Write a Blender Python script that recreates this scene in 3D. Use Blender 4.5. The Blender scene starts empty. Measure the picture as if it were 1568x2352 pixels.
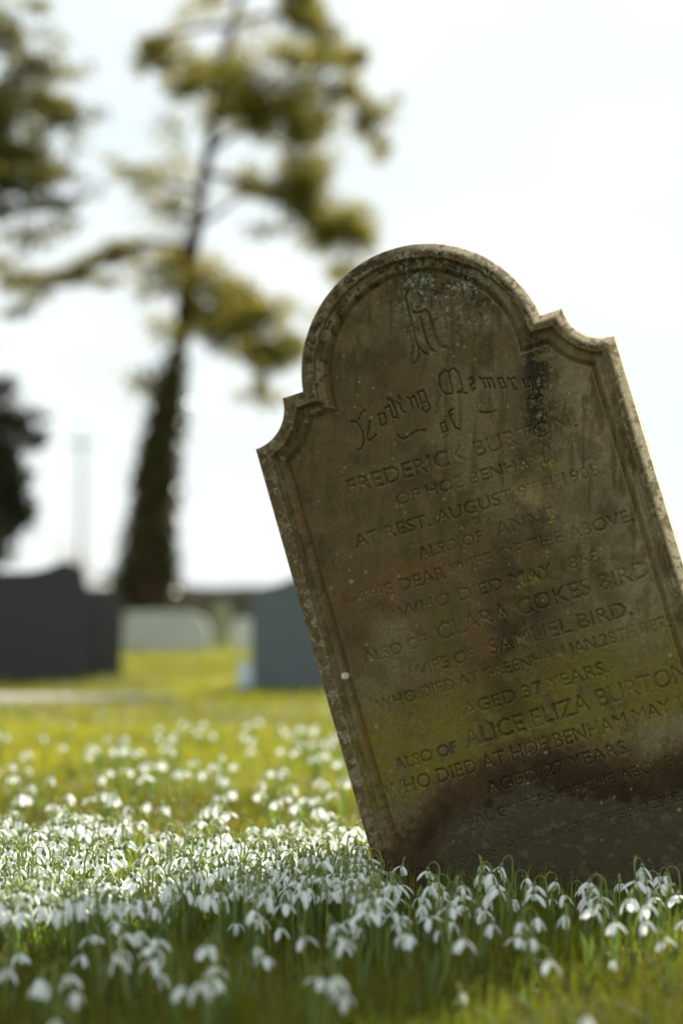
import bpy, math, random
import numpy as np
from mathutils import Vector, Matrix

random.seed(7)
rng = np.random.default_rng(11)
sc = bpy.context.scene
col = sc.collection

# ------------------------------------------------------------------ camera
F = 5553.0                      # focal length in units of the reference grid (1568 x 2352)
PITCH = math.atan(195 / F)
CAM = np.array([0.0, 0.0, 0.523])
cd = bpy.data.cameras.new('camera')
cam = bpy.data.objects.new('camera', cd)
col.objects.link(cam)
cam.location = CAM
cam.rotation_euler = (math.pi / 2 + PITCH, 0, 0)
cd.sensor_fit = 'VERTICAL'
cd.sensor_height = 36.0
cd.sensor_width = 24.0
cd.lens = 85.0
cd.clip_start = 0.05
cd.clip_end = 5000
cd.dof.use_dof = True
cd.dof.focus_distance = 3.96
cd.dof.aperture_fstop = 2.15
sc.camera = cam

_f = np.array([0, math.cos(PITCH), math.sin(PITCH)])
_u = np.array([0, -math.sin(PITCH), math.cos(PITCH)])


def ray(X, Y):
    return _f + (X - 784) / F * np.array([1.0, 0, 0]) - (Y - 1176) / F * _u


def at(X, Y, D):
    d = ray(X, Y)
    return CAM + d * (D / d[1])


# ------------------------------------------------------------------ light
AZ, EL = math.radians(20), math.radians(31)
w = bpy.data.worlds.new("World")
sc.world = w
w.use_nodes = True
nt = w.node_tree
sky = nt.nodes.new('ShaderNodeTexSky')
sky.sky_type = 'NISHITA'
sky.sun_disc = False
sky.sun_elevation = EL
sky.sun_rotation = AZ
sky.air_density = 1.0
sky.dust_density = 0.4
sky.ozone_density = 1.0
hs = nt.nodes.new('ShaderNodeHueSaturation')
hs.inputs['Saturation'].default_value = 0.62
hs.inputs['Value'].default_value = 1.0
nt.links.new(sky.outputs[0], hs.inputs['Color'])
gm_ = nt.nodes.new('ShaderNodeGamma')          # thin veil of cloud evens the sky out
gm_.inputs['Gamma'].default_value = 0.30
nt.links.new(hs.outputs[0], gm_.inputs['Color'])
# veil of high cloud, a little uneven
wtc = nt.nodes.new('ShaderNodeTexCoord')
wmp = nt.nodes.new('ShaderNodeMapping'); wmp.inputs['Scale'].default_value = (1, 1, 2.6)
nt.links.new(wtc.outputs['Generated'], wmp.inputs['Vector'])
wno = nt.nodes.new('ShaderNodeTexNoise'); wno.inputs['Scale'].default_value = 4.0; wno.inputs['Detail'].default_value = 3.0
nt.links.new(wmp.outputs[0], wno.inputs['Vector'])
wrp = nt.nodes.new('ShaderNodeValToRGB')
wrp.color_ramp.elements[0].position = .35; wrp.color_ramp.elements[0].color = (1.30, 1.46, 1.50, 1)
wrp.color_ramp.elements[1].position = .65; wrp.color_ramp.elements[1].color = (1.56, 1.68, 1.68, 1)
nt.links.new(wno.outputs['Fac'], wrp.inputs[0])
wmx = nt.nodes.new('ShaderNodeMix'); wmx.data_type = 'RGBA'; wmx.inputs[0].default_value = .80
nt.links.new(gm_.outputs[0], wmx.inputs[6]); nt.links.new(wrp.outputs[0], wmx.inputs[7])
nt.links.new(wmx.outputs[2], nt.nodes['Background'].inputs[0])
nt.nodes['Background'].inputs[1].default_value = 0.128
sd = bpy.data.lights.new('sun', 'SUN')
sd.energy = 2.8
sd.angle = math.radians(1.5)
sd.color = (1.0, 0.95, 0.86)
so = bpy.data.objects.new('sun', sd)
col.objects.link(so)
sv = Vector((math.sin(AZ) * math.cos(EL), math.cos(AZ) * math.cos(EL), math.sin(EL)))
so.rotation_euler = sv.to_track_quat('Z', 'Y').to_euler()
so.location = (3, 6, 6)

sc.view_settings.view_transform = 'Standard'
sc.view_settings.look = 'None'
sc.view_settings.exposure = 2.32
sc.view_settings.gamma = 1.0
sc.cycles.use_denoising = True
sc.cycles.max_bounces = 7
sc.cycles.transparent_max_bounces = 8
sc.cycles.sample_clamp_indirect = 4.0


# ------------------------------------------------------------------ helpers
def tag(o, label=None, cat=None, group=None, kind=None):
    if label: o['label'] = label
    if cat: o['category'] = cat
    if group: o['group'] = group
    if kind: o['kind'] = kind
    return o


def empty(name, loc, rz=0.0):
    o = bpy.data.objects.new(name, None)
    o.empty_display_size = 0.02
    col.objects.link(o)
    o.location = loc
    o.rotation_euler = (0, 0, rz)
    return o


def link(name, me, mats, parent=None):
    o = bpy.data.objects.new(name, me)
    col.objects.link(o)
    for m in (mats if isinstance(mats, (list, tuple)) else [mats]):
        me.materials.append(m)
    if parent: o.parent = parent
    return o


def np_mesh(name, V, quads=None, tris=None, smooth=True, colors=None):
    """mesh from arrays; faces = quads (n,4) and tris (m,3)"""
    me = bpy.data.meshes.new(name)
    V = np.ascontiguousarray(V, dtype=np.float32)
    me.vertices.add(len(V))
    me.vertices.foreach_set('co', V.ravel())
    idx, start, n = [], [], 0
    if quads is not None and len(quads):
        q = np.asarray(quads, dtype=np.int32)
        idx.append(q.ravel()); start.append(np.arange(len(q)) * 4); n = len(q) * 4
    if tris is not None and len(tris):
        t = np.asarray(tris, dtype=np.int32)
        idx.append(t.ravel()); start.append(n + np.arange(len(t)) * 3)
    idx = np.concatenate(idx).astype(np.int32); start = np.concatenate(start).astype(np.int32)
    me.loops.add(len(idx)); me.loops.foreach_set('vertex_index', idx)
    me.polygons.add(len(start)); me.polygons.foreach_set('loop_start', start)
    me.polygons.foreach_set('use_smooth', np.full(len(start), smooth))
    if colors is not None:
        a = me.color_attributes.new('Col', 'FLOAT_COLOR', 'POINT')
        c = np.ones((len(V), 4), dtype=np.float32); c[:, :3] = colors
        a.data.foreach_set('color', c.ravel())
    me.update(calc_edges=True)
    return me


class MB:
    """collects vertices and faces of one mesh"""
    def __init__(s): s.v = []; s.f = []; s.m = []
    def add(s, V, Fc, m=0):
        b = len(s.v)
        s.v += [tuple(p) for p in V]
        s.f += [tuple(i + b for i in f) for f in Fc]
        s.m += [m] * len(Fc)
    def tube(s, pts, rad, n=7, m=0, cap=True):
        pts = [Vector(p) for p in pts]
        rings = []
        for i, p in enumerate(pts):
            t = (pts[min(i + 1, len(pts) - 1)] - pts[max(i - 1, 0)]).normalized()
            a = Vector((1, 0, 0)) if abs(t.x) < .8 else Vector((0, 1, 0))
            x = t.cross(a).normalized(); y = t.cross(x)
            r = rad[i] if hasattr(rad, '__len__') else rad
            rings.append([p + (x * math.cos(2 * math.pi * k / n) + y * math.sin(2 * math.pi * k / n)) * r for k in range(n)])
        V = [q for r in rings for q in r]
        Fc = [(i * n + k, i * n + (k + 1) % n, (i + 1) * n + (k + 1) % n, (i + 1) * n + k) for i in range(len(pts) - 1) for k in range(n)]
        if cap:
            Fc += [tuple(range(n))[::-1], tuple((len(pts) - 1) * n + k for k in range(n))]
        s.add(V, Fc, m)
    def prism(s, outline, y0, y1, bev=0.0, m=0):
        """closed outline in x,z extruded along y with a bevelled front and back rim"""
        n = len(outline)
        cx = sum(p[0] for p in outline) / n; cz = sum(p[1] for p in outline) / n
        def ring(y, e):
            out = []
            for i, (x, z) in enumerate(outline):
                x0, z0 = outline[i - 1]; x1, z1 = outline[(i + 1) % n]
                tx, tz = x1 - x0, z1 - z0
                l = math.hypot(tx, tz) or 1
                out.append((x - tz / l * e, y, z + tx / l * e))
            return out
        V = ring(y0, bev) + ring(y0 + bev, 0) + ring(y1 - bev, 0) + ring(y1, bev)
        Fc = [(r * n + k, r * n + (k + 1) % n, (r + 1) * n + (k + 1) % n, (r + 1) * n + k) for r in range(3) for k in range(n)]
        Fc += [tuple(range(n))[::-1], tuple(3 * n + k for k in range(n))]
        s.add(V, Fc, m)
    def build(s, name, mats, parent=None, smooth=True, recalc=True):
        me = bpy.data.meshes.new(name)
        me.from_pydata(s.v, [], s.f)
        o = link(name, me, mats, parent)
        me.polygons.foreach_set('material_index', s.m)
        me.polygons.foreach_set('use_smooth', [smooth] * len(s.f))
        if recalc:
            import bmesh
            bm = bmesh.new(); bm.from_mesh(me)
            bmesh.ops.recalc_face_normals(bm, faces=bm.faces)
            bm.to_mesh(me); bm.free()
        me.update()
        return o


def smooth(a, b, x):
    t = np.clip((x - a) / (b - a), 0, 1)
    return t * t * (3 - 2 * t)


_tabs = {}
def vnoise(x, y, s, seed):
    if seed not in _tabs: _tabs[seed] = np.random.default_rng(seed).random((257, 257)).astype(np.float32)
    T = _tabs[seed]
    x = x / s + 1000.37; y = y / s + 1000.71
    xi = np.floor(x).astype(np.int32); yi = np.floor(y).astype(np.int32)
    fx = (x - xi).astype(np.float32); fy = (y - yi).astype(np.float32)
    fx = fx * fx * (3 - 2 * fx); fy = fy * fy * (3 - 2 * fy)
    x0 = xi % 257; x1 = (xi + 1) % 257; y0 = yi % 257; y1 = (yi + 1) % 257
    return (T[x0, y0] * (1 - fx) + T[x1, y0] * fx) * (1 - fy) + (T[x0, y1] * (1 - fx) + T[x1, y1] * fx) * fy


def fbm(x, y, s, seed, n=4, k=.55):
    o = 0; a = 1; t = 0
    for i in range(n):
        o = o + a * vnoise(x, y, s / (2 ** i), seed + i); t += a; a *= k
    return o / t


# ------------------------------------------------------------------ materials
def mat(name, rough=0.8, spec=0.3):
    m = bpy.data.materials.new(name); m.use_nodes = True
    b = m.node_tree.nodes['Principled BSDF']
    b.inputs['Roughness'].default_value = rough
    b.inputs['Specular IOR Level'].default_value = spec
    return m, m.node_tree, b


def mix_col(nt, fac, a, b, blend='MIX'):
    n = nt.nodes.new('ShaderNodeMix'); n.data_type = 'RGBA'; n.blend_type = blend
    for sock, v in ((n.inputs[0], fac), (n.inputs[6], a), (n.inputs[7], b)):
        if hasattr(v, 'is_linked'): nt.links.new(v, sock)
        elif isinstance(v, (int, float)): sock.default_value = v
        else: sock.default_value = (*v, 1)
    return n.outputs[2]


def noise(nt, scale, detail=4, rough=.55, coord='Object', stretch=None, lo=None, hi=None):
    tc = nt.nodes.new('ShaderNodeTexCoord')
    n = nt.nodes.new('ShaderNodeTexNoise')
    n.inputs['Scale'].default_value = scale; n.inputs['Detail'].default_value = detail
    n.inputs['Roughness'].default_value = rough
    src = tc.outputs[coord]
    if stretch:
        mp = nt.nodes.new('ShaderNodeMapping'); mp.inputs['Scale'].default_value = stretch
        nt.links.new(src, mp.inputs['Vector']); src = mp.outputs[0]
    nt.links.new(src, n.inputs['Vector'])
    o = n.outputs['Fac']
    if lo is not None:
        r = nt.nodes.new('ShaderNodeMapRange'); r.inputs['From Min'].default_value = lo; r.inputs['From Max'].default_value = hi
        nt.links.new(o, r.inputs['Value']); o = r.outputs[0]
    return o


def bump(nt, b, h, strength, dist):
    n = nt.nodes.new('ShaderNodeBump'); n.inputs['Strength'].default_value = strength; n.inputs['Distance'].default_value = dist
    nt.links.new(h, n.inputs['Height']); nt.links.new(n.outputs[0], b.inputs['Normal'])


def two_tone(name, a, b_, scale, rough=.85, spec=.25, lo=.35, hi=.65, bs=0.0, bd=.01, detail=5, coord='Object', stretch=None):
    m, nt, b = mat(name, rough, spec)
    f = noise(nt, scale, detail, .6, coord, stretch, lo, hi)
    nt.links.new(mix_col(nt, f, a, b_), b.inputs['Base Color'])
    if bs: bump(nt, b, noise(nt, scale * 3, 5), bs, bd)
    return m


def leafy(name, colour, trans, tcol=None, attr=False, rough=.6, spec=.3, var=None):
    """thin leaf or petal: reflects and lets light through"""
    m, nt, b = mat(name, rough, spec)
    out = nt.nodes['Material Output']
    tr = nt.nodes.new('ShaderNodeBsdfTranslucent')
    mx = nt.nodes.new('ShaderNodeMixShader'); mx.inputs[0].default_value = trans
    if attr:
        at_ = nt.nodes.new('ShaderNodeAttribute'); at_.attribute_name = 'Col'
        nt.links.new(at_.outputs['Color'], b.inputs['Base Color'])
        t = mix_col(nt, 1.0, at_.outputs['Color'], tcol or (1.35, 1.25, .6), 'MULTIPLY')
        nt.links.new(t, tr.inputs['Color'])
    else:
        if var:
            f = noise(nt, var[1], 3, lo=.3, hi=.7)
            c = mix_col(nt, f, colour, var[0])
            nt.links.new(c, b.inputs['Base Color'])
        else:
            b.inputs['Base Color'].default_value = (*colour, 1)
        tr.inputs['Color'].default_value = (*(tcol or colour), 1)
    nt.links.new(b.outputs[0], mx.inputs[1]); nt.links.new(tr.outputs[0], mx.inputs[2])
    nt.links.new(mx.outputs[0], out.inputs['Surface'])
    return m


# =================================================================== GROUND
def ground_mat():
    m, nt, b = mat('mossy lawn soil', .95, .1)
    n1 = noise(nt, 2.3, 5, lo=.35, hi=.65)
    n2 = noise(nt, 38, 5, .65, lo=.38, hi=.68)
    c = mix_col(nt, n1, (.085, .095, .010), (.14, .145, .013))
    c = mix_col(nt, n2, c, (.026, .020, .010))
    nt.links.new(c, b.inputs['Base Color'])
    bump(nt, b, noise(nt, 90, 5, .7), .8, .012)
    return m


gx = np.concatenate([[-600, -200, -60, -20, -8], np.linspace(-4, 4, 81), [8, 20, 60, 200, 600]])
gy = np.concatenate([[-100, -10], np.linspace(1.5, 13, 116), np.linspace(14, 45, 16), [80, 200, 600, 1500]])
GX, GY = np.meshgrid(gx, gy, indexing='ij')
def ground_z(x, y):
    near = smooth(60, 20, np.abs(x) + np.abs(y))
    return ((fbm(x, y, 1.7, 40, 3) - .5) * .035 + (fbm(x, y, .28, 44, 2) - .5) * .016) * near
GZ = ground_z(GX, GY)
nx, ny = GX.shape
I = np.arange(nx * ny).reshape(nx, ny)
Q = np.stack([I[:-1, :-1], I[1:, :-1], I[1:, 1:], I[:-1, 1:]], -1).reshape(-1, 4)
ground = link('ground', np_mesh('ground', np.stack([GX, GY, GZ], -1).reshape(-1, 3), Q), ground_mat())
tag(ground, 'mossy churchyard lawn running back to the wall', 'ground', kind='structure')

# bare gravel strip in the lawn, left of centre
def path_mat():
    return two_tone('pale gravel', (.34, .30, .26), (.17, .15, .12), 60, .95, .1, bs=.6, bd=.01)
px_ = np.linspace(-7.0, -0.85, 90); py_ = np.linspace(0, 1, 10)
PX, PT = np.meshgrid(px_, py_, indexing='ij')
cen = 12.25 + (PX + 1) * .05
half = .42 * smooth(-.85, -2.0, PX) + .02
edge = (fbm(PX, PT * 0, .35, 60, 3) - .5) * .3
PY = cen + (PT * 2 - 1) * half + edge * half
PZ = ground_z(PX, PY) + .022 + .012 * (1 - (PT * 2 - 1) ** 2) - .03 * (np.abs(PT * 2 - 1) > .95)
n0, n1 = PX.shape; I = np.arange(n0 * n1).reshape(n0, n1)
Q = np.stack([I[:-1, :-1], I[1:, :-1], I[1:, 1:], I[:-1, 1:]], -1).reshape(-1, 4)
path = link('path', np_mesh('path', np.stack([PX, PY, PZ], -1).reshape(-1, 3), Q), path_mat())
tag(path, 'strip of pale bare gravel crossing the lawn before the dark headstones', 'path', kind='structure')


# =================================================================== LEANING GRAVESTONE
def rotm(ax, a): return Matrix.Rotation(math.radians(a), 3, ax)
R = rotm('Z', -13) @ rotm('X', 0) @ rotm('Y', -16.4)
Rn = np.array(R)
O = at(1100, 1400, 4.1)
CU, HW = 23.5, 325.0                     # centre line and half width, mm
VS, VA, RA = 450.0, 421.0, 218.0         # shoulder height, arch centre, arch radius
RC = 71.0                                # scotia radius
U0, V0 = 37.0, -545.0                    # local origin of the root: on the ground line
root_w = O + Rn @ np.array([U0 / 1000, 0, V0 / 1000])
stone = empty('gravestone', root_w)
stone.rotation_euler = R.to_euler()
tag(stone, 'tall weathered brown gravestone leaning to the left, engraved with many lines, behind snowdrops', 'gravestone')


def loc_of(X, Y):
    """point of the stone's face plane seen at grid position X, Y -> local mm"""
    n = Rn @ np.array([0, -1.0, 0]); d = ray(X, Y)
    p = CAM + d * (((O - CAM) @ n) / (d @ n))
    l = Rn.T @ (p - O)
    return l[0] * 1000, l[2] * 1000


STEP = 1.15
ug = np.arange(CU - HW - 4, CU + HW + 4.1, STEP); vg = np.arange(-700, VA + RA + 6, STEP)
U, Vv = np.meshgrid(ug, vg, indexing='ij')


def sdf(U, Vv):
    a = np.abs(U - CU)
    dA = np.minimum(RA - np.hypot(a, Vv - VA), 1e9)
    dB = np.minimum(np.minimum(HW - a, VS - Vv), np.hypot(a - HW, Vv - VS) - RC)
    return np.maximum(dA, dB)


dch = sdf(U, Vv)
chip = (fbm(U, Vv, 26, 70, 4) - .5) * 1.6 + (fbm(U, Vv, 6, 74, 2) - .5) * .9
dd = dch + chip * smooth(0, 4, dch)
prof_d = [0, 1, 3, 6, 10, 15, 24, 25.5, 27, 31, 34, 37, 41, 44, 46.5, 48, 50, 51.5, 53]
prof_z = [17, 12.5, 8.5, 5, 2.3, .6, 0, 1.5, 11, 14.5, 13.6, 12.6, 13.8, 17.5, 22.5, 24, 24, 20.2, 20]
pA = np.interp(dd, prof_d, prof_z)
pB = np.interp(dd, prof_d[:7] + [60], prof_z[:7] + [20])
wstop = smooth(-352, -330, Vv)
Z = pA * wstop + pB * (1 - wstop)

# projection of every face point into the photograph's grid (used only to lay out the stains and lines)
P = O + (np.stack([U, Z * 0, Vv], -1) / 1000) @ Rn.T - CAM
dep = P @ _f
XX = 784 + F * (P[..., 0]) / dep
YY = 1176 - F * (P @ _u) / dep

# ---- engraved lines: text, left and right end of the base line, cap height (grid units), weathering
LINES = [
    ("FREDERICK BURTON.", 796, 1137.5, 1322, 979, 37, 1.0),
    ("OF HOE BENHAM.", 906.5, 1160.7, 1258, 1060, 27, .9),
    ("AT REST. AUGUST 9TH 1908.", 810.8, 1258.6, 1385, 1087, 29, .95),
    ("AGED 59.", 1024.5, 1222, 1142, 1190, 16, .5),
    ("ALSO OF", 958.5, 1285.3, 1105.5, 1243, 26, .9),
    ("ANNE.", 1136.7, 1234, 1281.5, 1191.9, 33, .6),
    ("THE DEAR WIFE OF THE ABOVE.", 822.7, 1387.7, 1452, 1196, 29, .85),
    ("WHO DIED MAY 1868.", 911.6, 1421.3, 1385, 1286, 28, .85),
    ("ALSO OF", 832.3, 1526.9, 978.8, 1482, 27, .9),
    ("CLARA COKES BIRD", 1002.8, 1473, 1490.4, 1323, 38, .9),
    ("WIFE OF", 938, 1560.6, 1090, 1514, 27, .85),
    ("SAMUEL BIRD.", 1120.5, 1505.4, 1449, 1412, 34, .9),
    ("WHO DIED AT GREENHAM JAN.28TH 1875", 861, 1636, 1545, 1438, 27, .8),
    ("AGED 37 YEARS.", 1061.6, 1647.7, 1397, 1546, 29, .85),
    ("ALSO OF", 903.8, 1773, 1046.8, 1730.4, 27, 1.0),
    ("ALICE ELIZA BURTON", 1066.9, 1720.4, 1583, 1562, 40, 1.0),
    ("WHO DIED AT HOE BENHAM MAY 1", 881.2, 1838, 1566, 1631, 32, 1.0),
    ("AGED 27 YEARS.", 1114.4, 1828.3, 1447, 1728, 29, .8),
    ("DAUGHTERS OF THE ABOVE.", 1061.9, 1906.1, 1550, 1758, 24, .62),
    ("SO HE BRINGETH THEM INTO THEIR DESIRED", 936, 2026.7, 1590, 1834, 21, .5),
]
carve = np.zeros_like(U); lab = np.full(U.shape, -1, dtype=np.int32)


def raster(tri):
    a, b, c = tri
    lo = tri.min(0) - STEP; hi = tri.max(0) + STEP
    i0 = max(int((lo[0] - ug[0]) / STEP), 0); i1 = min(int((hi[0] - ug[0]) / STEP) + 2, len(ug))
    j0 = max(int((lo[1] - vg[0]) / STEP), 0); j1 = min(int((hi[1] - vg[0]) / STEP) + 2, len(vg))
    if i1 <= i0 or j1 <= j0: return None
    x = ug[i0:i1, None]; y = vg[None, j0:j1]
    ar = (b[0] - a[0]) * (c[1] - a[1]) - (c[0] - a[0]) * (b[1] - a[1])
    if abs(ar) < 1e-6: return None
    w0 = ((b[0] - x) * (c[1] - y) - (c[0] - x) * (b[1] - y)) / ar
    w1 = ((c[0] - x) * (a[1] - y) - (a[0] - x) * (c[1] - y)) / ar
    e = -0.004
    return (slice(i0, i1), slice(j0, j1)), (w0 >= e) & (w1 >= e) & (1 - w0 - w1 >= e)


def text_tris(s):
    cu = bpy.data.curves.new('t', 'FONT'); cu.body = s; cu.resolution_u = 3; cu.offset = 0.006
    o = bpy.data.objects.new('t', cu); col.objects.link(o)
    me = bpy.data.meshes.new_from_object(o)
    me.calc_loop_triangles()
    v = np.empty(len(me.vertices) * 3, np.float32); me.vertices.foreach_get('co', v); v = v.reshape(-1, 3)[:, :2]
    t = np.empty(len(me.loop_triangles) * 3, np.int32); me.loop_triangles.foreach_get('vertices', t)
    bpy.data.objects.remove(o); bpy.data.meshes.remove(me); bpy.data.curves.remove(cu)
    return v, t.reshape(-1, 3)


capH = text_tris('H')[0][:, 1].max()
for k, (s, x0, y0, x1, y1, hpx, wt) in enumerate(LINES):
    p0 = np.array(loc_of(x0, y0)); p1 = np.array(loc_of(x1, y1))
    v, t = text_tris(s)
    mn = v[:, 0].min(); mx = v[:, 0].max()
    L = np.linalg.norm(p1 - p0); e = (p1 - p0) / L; nrm = np.array([-e[1], e[0]])
    hmm = hpx * 1000 / 1354 * 1.0
    q = p0 + np.outer((v[:, 0] - mn) / (mx - mn) * L, e) + np.outer(v[:, 1] / capH * hmm, nrm)
    for tri in q[t]:
        r = raster(tri)
        if r is None: continue
        sl, msk = r
        carve[sl] = np.where(msk, np.maximum(carve[sl], wt), carve[sl])
        lab[sl] = np.where(msk, k, lab[sl])

# ---- blackletter heading, drawn as strokes of a broad pen
def hz(p): return loc_of((860 + p[0] / 3.0154) / 1.0887, (700 + p[1] / 3.0154) / 1.0887)
GOTH = [
    # In
    ([(488, 50), (458, 72), (445, 120), (456, 180), (480, 260), (500, 350), (520, 430), (542, 500), (546, 560), (530, 600), (505, 622)], 11),
    ([(512, 330), (488, 332), (462, 350), (456, 378), (476, 390), (494, 365)], 7), ([(515, 270), (540, 275), (535, 310), (512, 318)], 6),
    ([(500, 232), (530, 240), (552, 270), (572, 330), (598, 430), (620, 490), (645, 520)], 20),
    ([(545, 238), (590, 222), (618, 238), (640, 300), (662, 380), (690, 455), (712, 495), (745, 498)], 24),
    ([(545, 500), (580, 540), (612, 552)], 14), ([(625, 480), (640, 515), (670, 532)], 12),
    # Loving
    ([(32, 1062), (72, 1065), (100, 1100), (122, 1150), (130, 1205), (112, 1262), (86, 1276)], 13),
    ([(138, 976), (105, 1000), (88, 1050)], 11), ([(176, 1058), (168, 1110), (150, 1180), (172, 1206), (222, 1160)], 11),
    ([(240, 1012), (282, 1000), (302, 1072), (262, 1096), (240, 1012)], 13),
    ([(292, 960), (322, 945), (348, 1030), (388, 1034), (366, 965), (340, 905), (310, 888)], 14),
    ([(384, 915), (400, 930), (420, 985), (440, 992)], 14), ([(392, 870), (404, 888)], 13),
    ([(462, 880), (478, 895), (500, 962)], 14), ([(478, 890), (505, 870), (520, 890), (540, 955)], 14),
    ([(536, 842), (578, 826), (606, 908), (566, 926), (536, 842)], 13), ([(600, 900), (634, 956), (604, 992), (568, 968), (580, 940)], 12),
    # Memory
    ([(775, 690), (738, 674), (702, 715), (700, 775), (718, 825), (752, 856), (800, 848)], 12),
    ([(776, 684), (780, 740), (795, 800), (800, 848)], 10),
    ([(778, 676), (806, 655), (842, 690), (862, 755), (876, 830), (838, 842), (905, 846)], 13),
    ([(925, 742), (948, 730), (958, 768), (930, 788), (948, 822), (972, 812)], 12),
    ([(1005, 732), (1026, 748), (1050, 806)], 15), ([(1030, 735), (1058, 738), (1086, 806)], 15), ([(1066, 735), (1094, 738), (1120, 808)], 15),
    ([(1140, 742), (1174, 732), (1206, 800), (1170, 812), (1140, 742)], 13),
    ([(1218, 732), (1240, 745), (1266, 815), (1284, 818)], 14), ([(1240, 740), (1266, 730), (1280, 744)], 12),
    ([(1330, 745), (1356, 800), (1385, 796)], 13), ([(1382, 732), (1402, 770), (1408, 840), (1372, 890), (1440, 888)], 12),
    # of
    ([(706, 1080), (742, 1066), (762, 1130), (726, 1146), (706, 1080)], 12),
    ([(806, 965), (772, 990), (790, 1050), (822, 1110), (852, 1122)], 13), ([(762, 1024), (806, 1008)], 9),
    # flourishes
    ([(386, 1164), (402, 1186), (428, 1194), (468, 1172)], 14), ([(468, 1172), (518, 1138), (560, 1128), (602, 1132)], 9),
    ([(1008, 988), (1040, 996), (1080, 994)], 13), ([(1080, 994), (1112, 985), (1136, 974)], 9),
]
kg = len(LINES)
GWORD = [6, 17, 29, 32, 34]
GLAB = ['blackletter word In', 'blackletter word Loving', 'blackletter word Memory', 'blackletter word of', 'carved flourish', 'carved flourish']
for n_s, (pts, wpx) in enumerate(GOTH):
    q = np.array([hz(p) for p in pts]); rr = wpx / 3.0154 / 1.0887 / 1.354 / 2 * 1.15
    lo = q.min(0) - rr - 2; hi = q.max(0) + rr + 2
    i0 = int((lo[0] - ug[0]) / STEP); i1 = int((hi[0] - ug[0]) / STEP) + 2
    j0 = int((lo[1] - vg[0]) / STEP); j1 = int((hi[1] - vg[0]) / STEP) + 2
    x = ug[i0:i1, None]; y = vg[None, j0:j1]
    dm = np.full((i1 - i0, j1 - j0), 1e9)
    for a, b in zip(q[:-1], q[1:]):
        ab = b - a; tt = np.clip(((x - a[0]) * ab[0] + (y - a[1]) * ab[1]) / (ab @ ab), 0, 1)
        dm = np.minimum(dm, np.hypot(x - a[0] - tt * ab[0], y - a[1] - tt * ab[1]))
    msk = np.clip((rr + .3 - dm) / 1.1, 0, 1)
    carve[i0:i1, j0:j1] = np.maximum(carve[i0:i1, j0:j1], msk * 1.15)
    kk = kg + int(np.searchsorted(GWORD, n_s, side='right'))
    lab[i0:i1, j0:j1] = np.where(msk > 0.05, kk, lab[i0:i1, j0:j1])


def blur(a, n):
    for _ in range(n):
        b = a.copy(); b[1:-1] = (a[:-2] + 2 * a[1:-1] + a[2:]) / 4
        a = b.copy(); a[:, 1:-1] = (b[:, :-2] + 2 * b[:, 1:-1] + b[:, 2:]) / 4
    return a


wear = smooth(.30, .62, fbm(U, Vv, 55, 80, 3))           # worn-away places
wear = np.maximum(wear, smooth(.01, .2, blur((lab >= kg) * 1.0, 3)))
low = smooth(40, -40, (YY - (1860 - .05 * (XX - 900))) * -1)   # crumbling lower part
cdep = blur(carve, 1) * 4.6 * (.48 + .52 * wear)
grain = (fbm(U, Vv, 3.2, 84, 2) - .5)
Z = Z + cdep + (fbm(U, Vv, 60, 86, 3) - .5) * 1.6 + grain * (.6 + .2 * low)

# ---- colours of stone, stains, moss and lichen, with some light painted in
n_a = fbm(U, Vv, 140, 90, 5); n_b = fbm(U, Vv, 38, 100, 5); n_c = fbm(U, Vv, 9, 110, 4); n_d = fbm(U, Vv, 3.0, 120, 2)
n_v = fbm(XX, YY * .14, 16, 130, 4)                      # streaks that ran straight down
# the streaks run downwards in the world, so they cross the leaning stone at a slant
C = np.empty(U.shape + (3,), np.float32)
C[:] = (.116, .094, .052)
def lay(c, m):
    m = np.clip(m, 0, 1)[..., None]
    C[:] = C * (1 - m) + np.array(c, np.float32) * m
def blob(x, y, rx, ry, rot=0):
    r = math.radians(rot); dx = XX - x; dy = YY - y
    return np.exp(-(((dx * math.cos(r) + dy * math.sin(r)) / rx) ** 2 + ((-dx * math.sin(r) + dy * math.cos(r)) / ry) ** 2))
right_light = smooth(1180, 1480, XX - .25 * (YY - 1200))
lay((.29, .27, .195), right_light * smooth(.24, .58, n_b) * .95)  # raking light painted in: face paler towards the right
lay((.215, .195, .135), smooth(.50, .66, n_a) * .55)
lay((.052, .044, .028), smooth(.56, .70, n_v) * .55 * smooth(1500, 1150, YY))
lay((.060, .046, .028), smooth(.54, .74, n_b) * .5)
lay((.165, .090, .034), smooth(.52, .70, fbm(U, Vv, 46, 140, 5)) * (blob(930, 1340, 170, 130) + blob(1010, 1500, 190, 130) + blob(1330, 880, 120, 170) + .2) * .34)
lay((.165, .135, .080), smooth(.50, .72, fbm(U, Vv, 30, 150, 5)) * .40)
# green algae: slanting streaks and the broad band above the damp line
lay((.120, .110, .022), smooth(.60, .74, n_v) * .45 * smooth(800, 1000, YY))
gl = YY - (1835 - .30 * (XX - 900))
gband = smooth(-300, -110, gl) * smooth(55, -35, gl + (n_b - .5) * 90)
lay((.175, .160, .026), gband * smooth(.25, .52, n_b * .6 + n_c * .4) * .92)
lay((.150, .150, .075), gband * smooth(.55, .66, n_c) * .4)
lay((.140, .150, .030), blob(1370, 1525, 30, 60) * .8)
# dark smudge down the middle
lay((.036, .029, .018), (blob(1180, 1480, 75, 260, 6) * .8 + blob(1390, 1190, 45, 90) * .5 + blob(1230, 1290, 60, 90) * .5) * smooth(.32, .6, n_b))
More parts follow.
